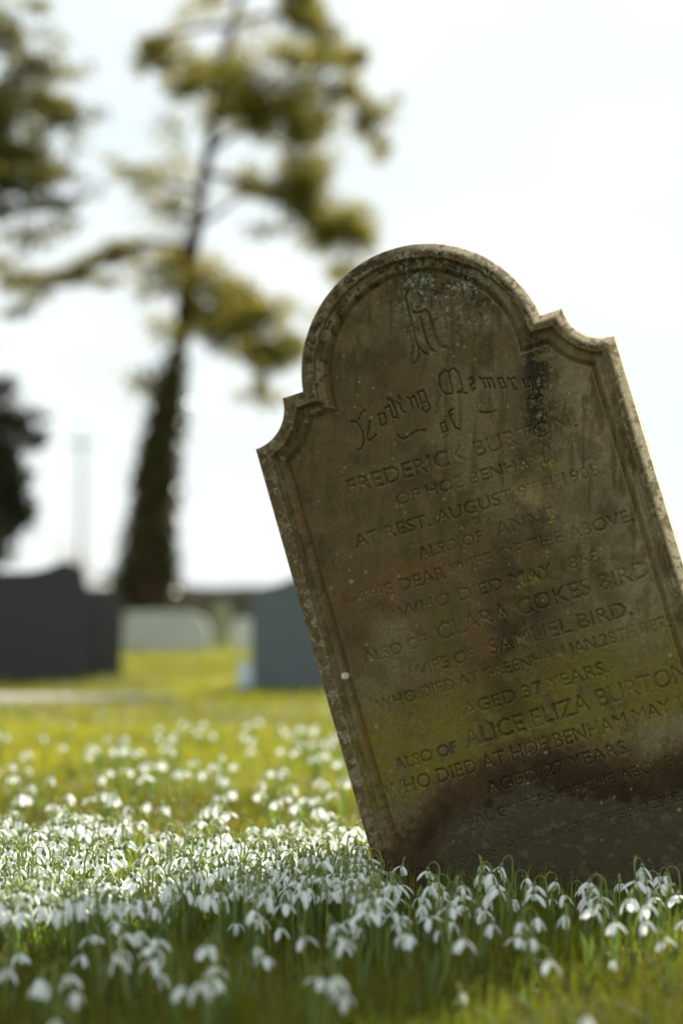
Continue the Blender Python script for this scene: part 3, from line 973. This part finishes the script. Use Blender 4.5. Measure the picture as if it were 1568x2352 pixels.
# dead leaves lying in the grass
M_dead = two_tone('dead leaf', (.12, .065, .038), (.20, .12, .08), 90, .8, .2)
DL = [(*zB(300, 845), 'curled brown fallen leaf lying in front of the closed bud, front centre'), (*zB(690, 945), 'pinkish fallen leaf low in the grass right of the closed bud'),
      (*zB(683, 872), 'small brown fallen leaf above the pinkish one in the front grass'), (*zB(575, 705), 'upright brown fallen leaf caught between snowdrop stems'),
      (*zB(1185, 1000), 'dark fallen leaf beside the lone snowdrop at bottom right'), (*zA(720, 935), 'reddish fallen leaf in the dim grass at lower left'),
      (*zA(950, 135), 'dark fallen leaf on the sunlit lawn behind the drift'), (1170 / 1.8966, 1240 + 945 / 1.8966, 'dark fallen leaf far back on the lawn beside the gravestone'),
      (315 / 1.8966, 1240 + 1030 / 1.8966, 'dark fallen leaf on the lawn at left behind the drift'), (760 / 1.8966, 1240 + 955 / 1.8966, 'small dark fallen leaf on the lawn among far snowdrops')]
for i, (X, Y, lb) in enumerate(DL):
    h = .018; D = F * (CAM[2] - h) / (Y - 1371); p = at(X, Y, D)
    L = random.uniform(.015, .022) * (1.6 if D > 4.5 else 1); V = []; m_ = MB()
    for a in range(7):
        t = a / 6; wd = math.sin(math.pi * min(.98, t + .02)) ** .7 * L * .36
        for s in (-1, 0, 1): V.append((t * L - L / 2, s * wd, .25 * L * (t - .5) ** 2 * 4 * .5 + (abs(s) * wd * .8)))
    m_.add(V, [(a * 3 + j, a * 3 + j + 1, a * 3 + 4 + j, a * 3 + 3 + j) for a in range(6) for j in range(2)])
    o = m_.build('fallen_leaf', M_dead, recalc=False)
    o.location = p; o.rotation_euler = (random.uniform(-.7, .7), random.uniform(-.7, .7), random.uniform(0, 6))
    tag(o, lb, 'leaf', 'dead leaves in the grass')


# =================================================================== HEADSTONES BEHIND
def granite(name, a, b, rough):
    return two_tone(name, a, b, 160, rough, .4, .3, .7)
M_dark = granite('dark grey granite', (.022, .024, .022), (.034, .036, .033), .55)
M_mid = granite('charcoal granite', (.030, .034, .031), (.045, .050, .045), .55)
M_blue = granite('blue grey slate', (.085, .108, .112), (.115, .140, .145), .6)
M_pale = two_tone('pale lichened limestone', (.62, .64, .56), (.42, .43, .35), 9, .95, .1, bs=.4)
M_moss = two_tone('mossy stone', (.30, .30, .20), (.20, .20, .12), 12, .95, .1, bs=.4)


def slab(name, D, prof_px, base_y, thick, m, label, cat='headstone', rz=0, group=None, plinth=None):
    """upright slab: profile given as top outline left to right, at distance D"""
    c = at((prof_px[0][0] + prof_px[-1][0]) / 2, base_y, D)
    root = empty(name, (c[0], D, 0), rz)
    out = [(at(x, y, D)[0] - c[0], at(x, y, D)[2]) for x, y in prof_px]
    o = [(out[0][0], -.1)] + out + [(out[-1][0], -.1)]
    mb = MB(); mb.prism(o[::-1], 0, thick, .008)
    mb.build('upright_slab', m, root, smooth=False)
    if plinth:
        pb = MB(); x0, x1 = out[0][0] - .04, out[-1][0] + .04
        pb.prism([(x0, -.05), (x1, -.05), (x1, plinth), (x0, plinth)][::-1], -.05, thick + .05, .008)
        pb.build('plinth', m, root, smooth=False)
    tag(root, label, cat, group)
    return root


def cspl(pts, n=6):
    out = []
    for i in range(len(pts) - 1):
        p0 = pts[max(i - 1, 0)]; p1 = pts[i]; p2 = pts[i + 1]; p3 = pts[min(i + 2, len(pts) - 1)]
        for k in range(n):
            t = k / n
            out.append(tuple(.5 * (2 * p1[j] + (p2[j] - p0[j]) * t + (2 * p0[j] - 5 * p1[j] + 4 * p2[j] - p3[j]) * t * t + (3 * p1[j] - p0[j] - 3 * p2[j] + p3[j]) * t ** 3) for j in range(2)))
    return out + [pts[-1]]


slab('headstone', 14.6, cspl([(-190, 1318), (-60, 1313), (60, 1312), (105, 1304), (140, 1290), (165, 1292), (192, 1308)]) + [(196, 1340)], 1566, .12, M_dark,
     'near-black headstone at left edge, its top curving up to a peak on the right', rz=math.radians(9))
slab('headstone', 15.3, cspl([(60, 1340), (140, 1336), (205, 1352), (250, 1365), (280, 1384)]), 1556, .14, M_mid,
     'charcoal headstone with sloping top half hidden behind the near-black one', rz=math.radians(9))
slab('headstone', 13.7, cspl([(578, 1352), (600, 1349), (640, 1340), (690, 1322), (760, 1312), (840, 1322), (900, 1340), (945, 1352)]), 1585, .12, M_blue,
     'blue grey headstone partly hidden behind the left edge of the leaning gravestone')
slab('headstone', 22.5, cspl([(283, 1411), (292, 1406), (350, 1405), (410, 1407), (450, 1413), (474, 1432), (482, 1470)]), 1500, .16, M_pale,
     'low pale lichened stone slab in front of the tall ivy-clad tree')
slab('headstone', 24.0, cspl([(486, 1392), (495, 1384), (512, 1382), (526, 1390)]), 1494, .14, M_moss,
     'narrow mossy stone post between the low pale slab and the brick wall')
slab('headstone', 23.0, cspl([(534, 1428), (550, 1422), (580, 1422), (610, 1430)]), 1498, .14, M_pale,
     'small pale headstone showing just left of the blue grey headstone')

# vase at the foot of the blue headstone
vp = at(563, 1537, 13.5)
vr = empty('grave_vase', (vp[0], 13.5, 0))
tag(vr, 'small shiny pale vase standing at the left foot of the blue grey headstone', 'vase')
M_vase = two_tone('pale glazed metal', (.55, .66, .68), (.45, .56, .60), 30, .25, .5)
vb = MB(); vb.tube([(0, 0, 0), (0, 0, .02), (0, 0, .07), (0, 0, .12), (0, 0, .15)], [.036, .040, .046, .040, .034], 16); vb.build('vase_body', M_vase, vr)
vb = MB(); vb.tube([(0, 0, .148), (0, 0, .156), (0, 0, .162)], [.036, .044, .040], 16); vb.build('rim', M_vase, vr)

# boundary wall
def brick_mat():
    m, nt, b = mat('old brick', .95, .1)
    tc = nt.nodes.new('ShaderNodeTexCoord')
    mp = nt.nodes.new('ShaderNodeMapping'); mp.inputs['Rotation'].default_value = (math.pi / 2, 0, 0)
    br = nt.nodes.new('ShaderNodeTexBrick'); br.inputs['Scale'].default_value = 4.4
    br.inputs['Color1'].default_value = (.17, .135, .10, 1); br.inputs['Color2'].default_value = (.22, .18, .14, 1); br.inputs['Mortar'].default_value = (.25, .23, .19, 1)
    nt.links.new(tc.outputs['Object'], mp.inputs['Vector']); nt.links.new(mp.outputs[0], br.inputs['Vector'])
    c = mix_col(nt, noise(nt, 1.6, 5, lo=.4, hi=.65), br.outputs['Color'], (.075, .075, .045))
    nt.links.new(c, b.inputs['Base Color'])
    return m
wl = empty('churchyard_wall', (0, 34, 0))
tag(wl, 'long low brown brick wall with uneven top behind the lawn', 'wall')
xs_ = np.linspace(-4.0, 12, 65)
top = [(x, .60 + .07 * math.sin(x * 1.3 + 5.2) * .6 + .03 * math.sin(x * 4.1)) for x in xs_]
wb = MB(); wb.prism(([(-4.0, -.1)] + top + [(12, -.1)])[::-1], 0, .3, .005); wb.build('wall_brickwork', brick_mat(), wl, smooth=False)
cb = MB(); cb.prism(([(-4.05, top[0][1] + .003)] + [(x, z + .07) for x, z in top] + [(12.05, top[-1][1] + .003)] + [(x, z + .003) for x, z in top[::-1]])[::-1], -.04, .34, .01)
cb.build('coping', two_tone('coping stone', (.22, .19, .14), (.15, .135, .10), 3, .95, .1), wl, smooth=False)


# =================================================================== TREES
M_bark = two_tone('pine bark', (.085, .042, .026), (.035, .022, .016), 9, .95, .1, bs=.8, bd=.03, stretch=(1, 1, .3))
M_bark2 = two_tone('dark bark', (.040, .034, .020), (.06, .05, .03), 9, .95, .1, bs=.8, bd=.03)
M_pine = leafy('pine needles', None, .42, (1.5, 1.35, .7), attr=True, rough=.6, spec=.2)
M_ivy = leafy('ivy leaves', None, .2, (1.2, 1.3, .6), attr=True, rough=.45, spec=.4)
M_con = leafy('dark conifer', None, .2, (1.2, 1.2, .7), attr=True, rough=.6, spec=.2)


def leaf_cloud(name, items, m, parent, c1, c2, L=(.05, .10), Wd=(.012, .030), spread=(.72, .95)):
    """items: (centre, radii, count): needle tufts spread through each clump's volume"""
    Vs, Cs = [], []
    for cen, rad, n in items:
        d = rng.normal(size=(n, 3)); d /= np.linalg.norm(d, axis=1, keepdims=True)
        r = rng.random((n, 1)) ** (1 / 2.2)
        sub = rng.normal(0, .55, (7, 3)); pick = rng.integers(0, 7, n)
        p = np.array(cen) + (d * r * spread[0] + sub[pick] * spread[1]) * np.array(rad)
        a = rng.normal(size=(n, 3)); a[:, 2] = a[:, 2] * .6 + .25; a /= np.linalg.norm(a, axis=1, keepdims=True)
        b = np.cross(a, rng.normal(size=(n, 3))); b /= np.linalg.norm(b, axis=1, keepdims=True)
        l = rng.uniform(*L, (n, 1)); wv = rng.uniform(*Wd, (n, 1))
        q = np.stack([p - a * l / 2, p + b * wv, p + a * l / 2, p - b * wv], 1)
        Vs.append(q)
        t = rng.random((n, 1)); c = np.array(c1) * (1 - t) + np.array(c2) * t
        Cs.append(np.repeat(c[:, None], 4, 1))
    V = np.concatenate(Vs); Cc = np.concatenate(Cs); n = len(V)
    me = np_mesh(name, V.reshape(-1, 3), np.arange(n * 4).reshape(n, 4), smooth=False, colors=Cc.reshape(-1, 3))
    return link(name, me, m, parent)


def z7(x, y): return x / 1.6258, y / 1.6258
def pinecl(spec, D, root, jit=.5, dens=1.0):
    items = []
    for x, y, rx, ry, dn in spec:
        X, Y = z7(x, y); p = at(X, Y, D); p[1] += random.uniform(-jit, jit)
        s = D / F / 1.6258
        r = (rx * s * 1.27, (rx + ry) * .6 * s, ry * s * 1.3)
        items.append((p - np.array(root), r, max(int(dens * dn * 13500 * rx * s * ry * s / .09 * .11), 30)))
    return items


TD = 27.0
tb = at(338, 1400, TD); troot = (tb[0], TD, 0.0)
pine = empty('pine_tree', troot)
tag(pine, 'tall pine with ivy-clad lower trunk and open sunlit crown, left of the gravestone', 'tree')
tl = [(337, 1500, 150), (338, 1440, 140), (338, 1390, 128), (338, 1340, 124), (342, 1300, 118), (348, 1203, 104), (364, 1063, 82), (381, 946, 70), (393, 875, 50), (416, 782, 36), (428, 677, 32), (438, 584, 29), (455, 492, 22), (463, 430, 20), (475, 369, 19), (489, 307, 18), (498, 246, 18), (519, 123, 16), (550, 0, 13), (575, -110, 10), (590, -220, 6)]
tm = MB(); pts = []; rad = []
for X, Y, wpx in tl:
    p = at(X, Y, TD) - np.array(troot); pts.append(p); rad.append(wpx / 2 * TD / F * (.93 if Y > 700 else 1.4))
pts[0][2] = -.2
tm.tube(pts, rad, 14); tm.build('trunk', M_bark, pine)
spec = [(560, 150, 75, 50, 1.2), (520, 190, 45, 40, 1.0), (710, 210, 45, 52, 1.0), (720, 70, 70, 50, .35), (800, 40, 60, 40, .4), (640, 110, 60, 25, .5),
        (1110, 40, 70, 60, 1.1), (1180, 130, 105, 60, 1.1), (1300, 190, 70, 48, 1.2), (1130, 215, 80, 55, 1.0), (1080, -20, 90, 40, .9),
        (900, 280, 110, 60, 1.0), (850, 350, 110, 60, 1.1), (1000, 330, 90, 60, .9), (1060, 440, 115, 75, 1.2), (1000, 475, 100, 55, 1.0), (1150, 490, 48, 60, 1.1), (690, 380, 60, 30, .45), (800, 420, 60, 40, .7),
        (1330, 390, 48, 48, 1.0), (1370, 470, 50, 48, 1.1), (1430, 430, 36, 36, .9), (1405, 545, 46, 40, .8), (1280, 350, 60, 40, .5), (1300, 320, 90, 40, .25),
        (1080, 640, 95, 50, 1.1), (1150, 700, 80, 50, 1.0), (1010, 720, 90, 40, .9), (1150, 790, 110, 65, 1.2), (1270, 850, 115, 70, 1.3), (1330, 930, 78, 70, 1.2), (1280, 1000, 56, 38, .9), (960, 690, 60, 40, .6),
        (475, 650, 55, 28, 1.0), (560, 655, 50, 20, .3),
        (480, 910, 60, 30, 1.2), (380, 955, 80, 38, 1.2), (280, 1000, 70, 38, 1.2), (180, 1040, 60, 30, 1.1), (60, 1025, 60, 30, 1.2), (10, 1000, 40, 30, 1.1), (390, 1030, 40, 25, .9), (120, 1080, 40, 25, .9),
        (700, 1000, 60, 60, .9), (590, 1060, 70, 50, .4), (760, 1080, 105, 55, 1.2), (900, 1080, 80, 48, .9), (800, 1170, 105, 55, 1.0), (950, 1180, 100, 60, 1.0), (870, 1260, 105, 55, 1.1), (1000, 1275, 100, 55, 1.1), (1090, 1290, 60, 50, 1.0), (980, 1350, 80, 36, .8),
        (90, 1190, 60, 20, .8), (980, 1470, 46, 52, .9), (960, 1400, 30, 40, .4),
        (640, 830, 90, 60, .32), (650, 600, 80, 60, .25), (560, 740, 70, 50, .22), (600, 930, 90, 50, .35), (560, 1120, 60, 40, .32), (1000, 880, 80, 40, .25), (880, 640, 70, 40, .25), (680, 500, 70, 50, .25), (700, 280, 70, 60, .3), (680, 720, 70, 60, .25), (1180, 340, 90, 60, .5), (1230, 560, 60, 60, .25), (980, 180, 80, 60, .25), (1160, 600, 80, 40, .5), (720, 1180, 50, 60, .5), (1060, 1160, 60, 50, .5), (500, 1440, 70, 30, .2), (540, 1470, 50, 30, .35), (1100, 560, 50, 40, .3)]
items = pinecl(spec, TD, troot, .6)
leaf_cloud('crown', items, M_pine, pine, (.125, .125, .028), (.26, .24, .045))
# limbs
lm_list = [[(545, 60), (470, 60), (400, 75), (345, 95)], [(535, 60), (620, 40), (690, 60), (780, 110)], [(505, 240), (570, 215), (640, 240), (680, 290)], [(500, 260), (620, 250), (780, 220), (880, 270)],
           [(470, 400), (560, 415), (650, 440), (740, 500), (810, 560)], [(462, 440), (400, 420), (340, 405), (285, 400)], [(440, 570), (330, 560), (200, 610), (90, 645), (10, 630)],
           [(430, 640), (500, 640), (570, 680), (640, 760)], [(425, 700), (500, 720), (600, 790), (670, 800)], [(478, 350), (560, 290), (640, 270)], [(455, 500), (400, 500), (350, 480)],
           [(600, 790), (605, 850), (603, 900)], [(450, 520), (520, 480), (610, 400)], [(395, 870), (340, 880), (320, 900)]]
for L_ in lm_list:
    b_ = MB(); c = cspl(L_, 4); yj = random.uniform(-.5, .5)
    pp = []
    for i, (X, Y) in enumerate(c):
        p = at(X, Y, TD) - np.array(troot); p[1] += yj * i / len(c); pp.append(p)
    b_.tube(pp, list(np.linspace(.042, .014, len(pp))), 6); b_.build('branch', M_bark, pine)
# ivy on the lower trunk
ivi = []
for i in range(260):
    t = random.random() ** 1.1
    Yp = 1440 - t * 620
    Xc = np.interp(-Yp, [-y for _, y, _ in tl], [x for x, _, _ in tl]); W_ = np.interp(-Yp, [-y for _, y, _ in tl], [q for _, _, q in tl])
    p = at(Xc, Yp, TD) - np.array(troot); a = random.uniform(0, 6.283); r = W_ / 2 * TD / F * random.uniform(.92, 1.1)
    ivi.append((p + np.array([math.cos(a) * r, math.sin(a) * r, 0]), (.07, .07, .12), 26))
for X, Y in ((262, 1330), (250, 1345), (275, 1318), (255, 1370), (240, 1385), (410, 1390), (330, 870), (345, 885)):
    ivi.append((at(X, Y, TD) - np.array(troot), (.10, .10, .08), 45))
leaf_cloud('ivy', ivi, M_ivy, pine, (.045, .050, .013), (.095, .090, .022), (.05, .08), (.022, .034))

# second pine: trunk outside the frame on the left, crown reaching in
LD = 24.0
lb_ = at(-190, 1400, LD); lroot = (lb_[0], LD, 0)
pine2 = empty('pine_tree', lroot)
tag(pine2, 'dark pine at the left edge whose crown reaches into the upper left corner', 'tree')
tm = MB(); tm.tube([at(X, Y, LD) * np.array([1, 1, 0 if Y > 1450 else 1]) - np.array(lroot) for X, Y in ((-190, 1500), (-188, 1200), (-180, 800), (-150, 300), (-120, -150))], [.26, .2, .17, .12, .05], 12); tm.build('trunk', M_bark, pine2)
spec2 = [(15, 80, 40, 60, 1.0), (40, 180, 60, 55, 1.0), (70, 280, 70, 60, 1.0), (100, 370, 85, 60, 1.1), (60, 480, 100, 80, 1.3), (90, 560, 90, 60, 1.2), (0, 520, 80, 90, 1.2), (270, 455, 60, 38, 1.0), (220, 375, 60, 38, 1.0), (240, 300, 40, 30, .3),
         (40, 620, 70, 40, .6), (60, 695, 70, 40, 1.0), (170, 720, 70, 40, 1.0), (200, 780, 70, 28, .8), (120, 5, 60, 20, .9), (20, 800, 60, 30, .3), (300, 540, 40, 30, .35), (120, 200, 60, 40, .3), (230, 640, 60, 40, .35), (60, 920, 60, 30, .2),
         (330, 700, 60, 30, .3), (60, 860, 90, 40, .45), (150, 850, 70, 30, .35), (30, 760, 70, 50, .8), (150, 640, 70, 40, .8), (180, 480, 60, 50, .7), (150, 300, 50, 40, .6), (300, 250, 40, 30, .25), (160, 120, 50, 40, .3), (250, 850, 60, 25, .2), (-120, 300, 120, 120, .8), (-150, 600, 140, 120, .8), (-100, 60, 110, 90, .8)]
leaf_cloud('crown', pinecl(spec2, LD, lroot, .5), M_pine, pine2, (.10, .105, .034), (.16, .155, .045))
for L_ in ([(-150, 330), (-60, 300), (60, 250), (150, 270)], [(-160, 480), (-40, 440), (80, 450), (130, 480)], [(-130, 120), (-40, 110), (40, 130)]):
    b_ = MB(); c = cspl(L_, 4)
    b_.tube([at(X, Y, LD) - np.array(lroot) for X, Y in c], list(np.linspace(.06, .012, len(c))), 6); b_.build('branch', M_bark, pine2)

# dark conifer at the left edge
KD = 21.0
kb = at(-40, 1400, KD); kroot = (kb[0], KD, 0)
con = empty('conifer_tree', kroot)
tag(con, 'dark dense conifer at the left edge above the near-black headstone', 'tree')
tm = MB(); tm.tube([(0, 0, -.1), (0, 0, 1.0), (0, 0, 2.4)], [.09, .07, .015], 10); tm.build('trunk', M_bark2, con)
def z8(x, y): return x / 2.1338 * 1.6258, (734.8 + y / 2.1338) * 1.6258
spec3 = [(*z8(x, y), rx * .76, ry * .76, dn) for x, y, rx, ry, dn in [(20, 330, 60, 55, .9), (75, 470, 60, 60, .8), (150, 530, 55, 50, .7), (60, 600, 90, 70, 1.0), (-30, 520, 90, 90, 1.2), (40, 720, 80, 80, 1.1), (60, 860, 85, 90, 1.4), (-30, 800, 90, 120, 1.4), (60, 960, 70, 60, 1.2), (10, 1040, 60, 50, 1.2), (-60, 1000, 90, 90, 1.3), (-60, 1150, 100, 90, 1.2), (-80, 300, 90, 120, 1.0), (200, 480, 30, 22, .35), (-10, 1130, 40, 40, .8)]]
leaf_cloud('crown', pinecl(spec3, KD, kroot, .25, 1.1), M_con, con, (.035, .040, .018), (.060, .060, .024))

# bare-stemmed pine added out of view on the right so its crown shades the front lawn
hd = np.array([math.sin(AZ), math.cos(AZ)]); pr = np.array([math.cos(AZ), -math.sin(AZ)])
sx, sy = np.array([.05, 1.85]) + hd * 14
sh = empty('pine_tree', (sx, sy, 0))
tag(sh, 'added unseen slender pine whose small high crown shades the front of the lawn', 'tree')
zc = 14 * math.tan(EL)
tm = MB(); tm.tube([(0, 0, -.2), (.05, .02, zc * .5), (0, 0, zc + .2)], [.12, .09, .05], 10); tm.build('trunk', M_bark, sh)
leaf_cloud('crown', [((pr[0] * q, pr[1] * q, zc + dz), (.55, .55, .45), 420) for q, dz in ((-.9, 0), (-.45, .05), (0, -.05), (.45, .05), (.9, 0))], M_pine, sh, (.085, .078, .014), (.175, .150, .022))

# far pole and bare shrub
pb = at(187, 1371, 88); pole = empty('utility_pole', (pb[0], 88, 0))
tag(pole, 'thin distant pole rising behind the near-black headstone', 'pole')
m_ = MB(); m_.tube([(0, 0, -.2), (0, 0, 3), (0, 0, 6.6)], [.10, .085, .07], 10); m_.build('shaft', two_tone('weathered pole', (.30, .31, .31), (.22, .23, .23), 6), pole)
m_ = MB(); m_.tube([(-.5, 0, 6.1), (.5, 0, 6.1)], [.05, .05], 6); m_.build('crossarm', two_tone('weathered arm', (.20, .20, .19), (.14, .14, .13), 6), pole)
sb = at(165, 1371, 55); shrub = empty('bare_shrub', (sb[0], 55, 0))
tag(shrub, 'brownish bare shrub peeping over the near-black headstone', 'shrub')
tw = MB()
for i in range(60):
    a = random.uniform(0, 6.283); r = random.uniform(.1, .5); h = random.uniform(.8, 1.75) * (1 - r * .5)
    tw.tube([(0, 0, -.1), (math.cos(a) * r * .4, math.sin(a) * r * .4, h * .5), (math.cos(a) * r, math.sin(a) * r, h)], [.03, .018, .005], 5)
tw.build('twigs', two_tone('brown twigs', (.16, .11, .07), (.11, .08, .05), 8), shrub, recalc=False)
leaf_cloud('dry_leaves', [((0, 0, 1.0), (.5, .5, .55), 420)], M_pine, shrub, (.15, .10, .06), (.20, .14, .08), (.06, .10), (.02, .03))
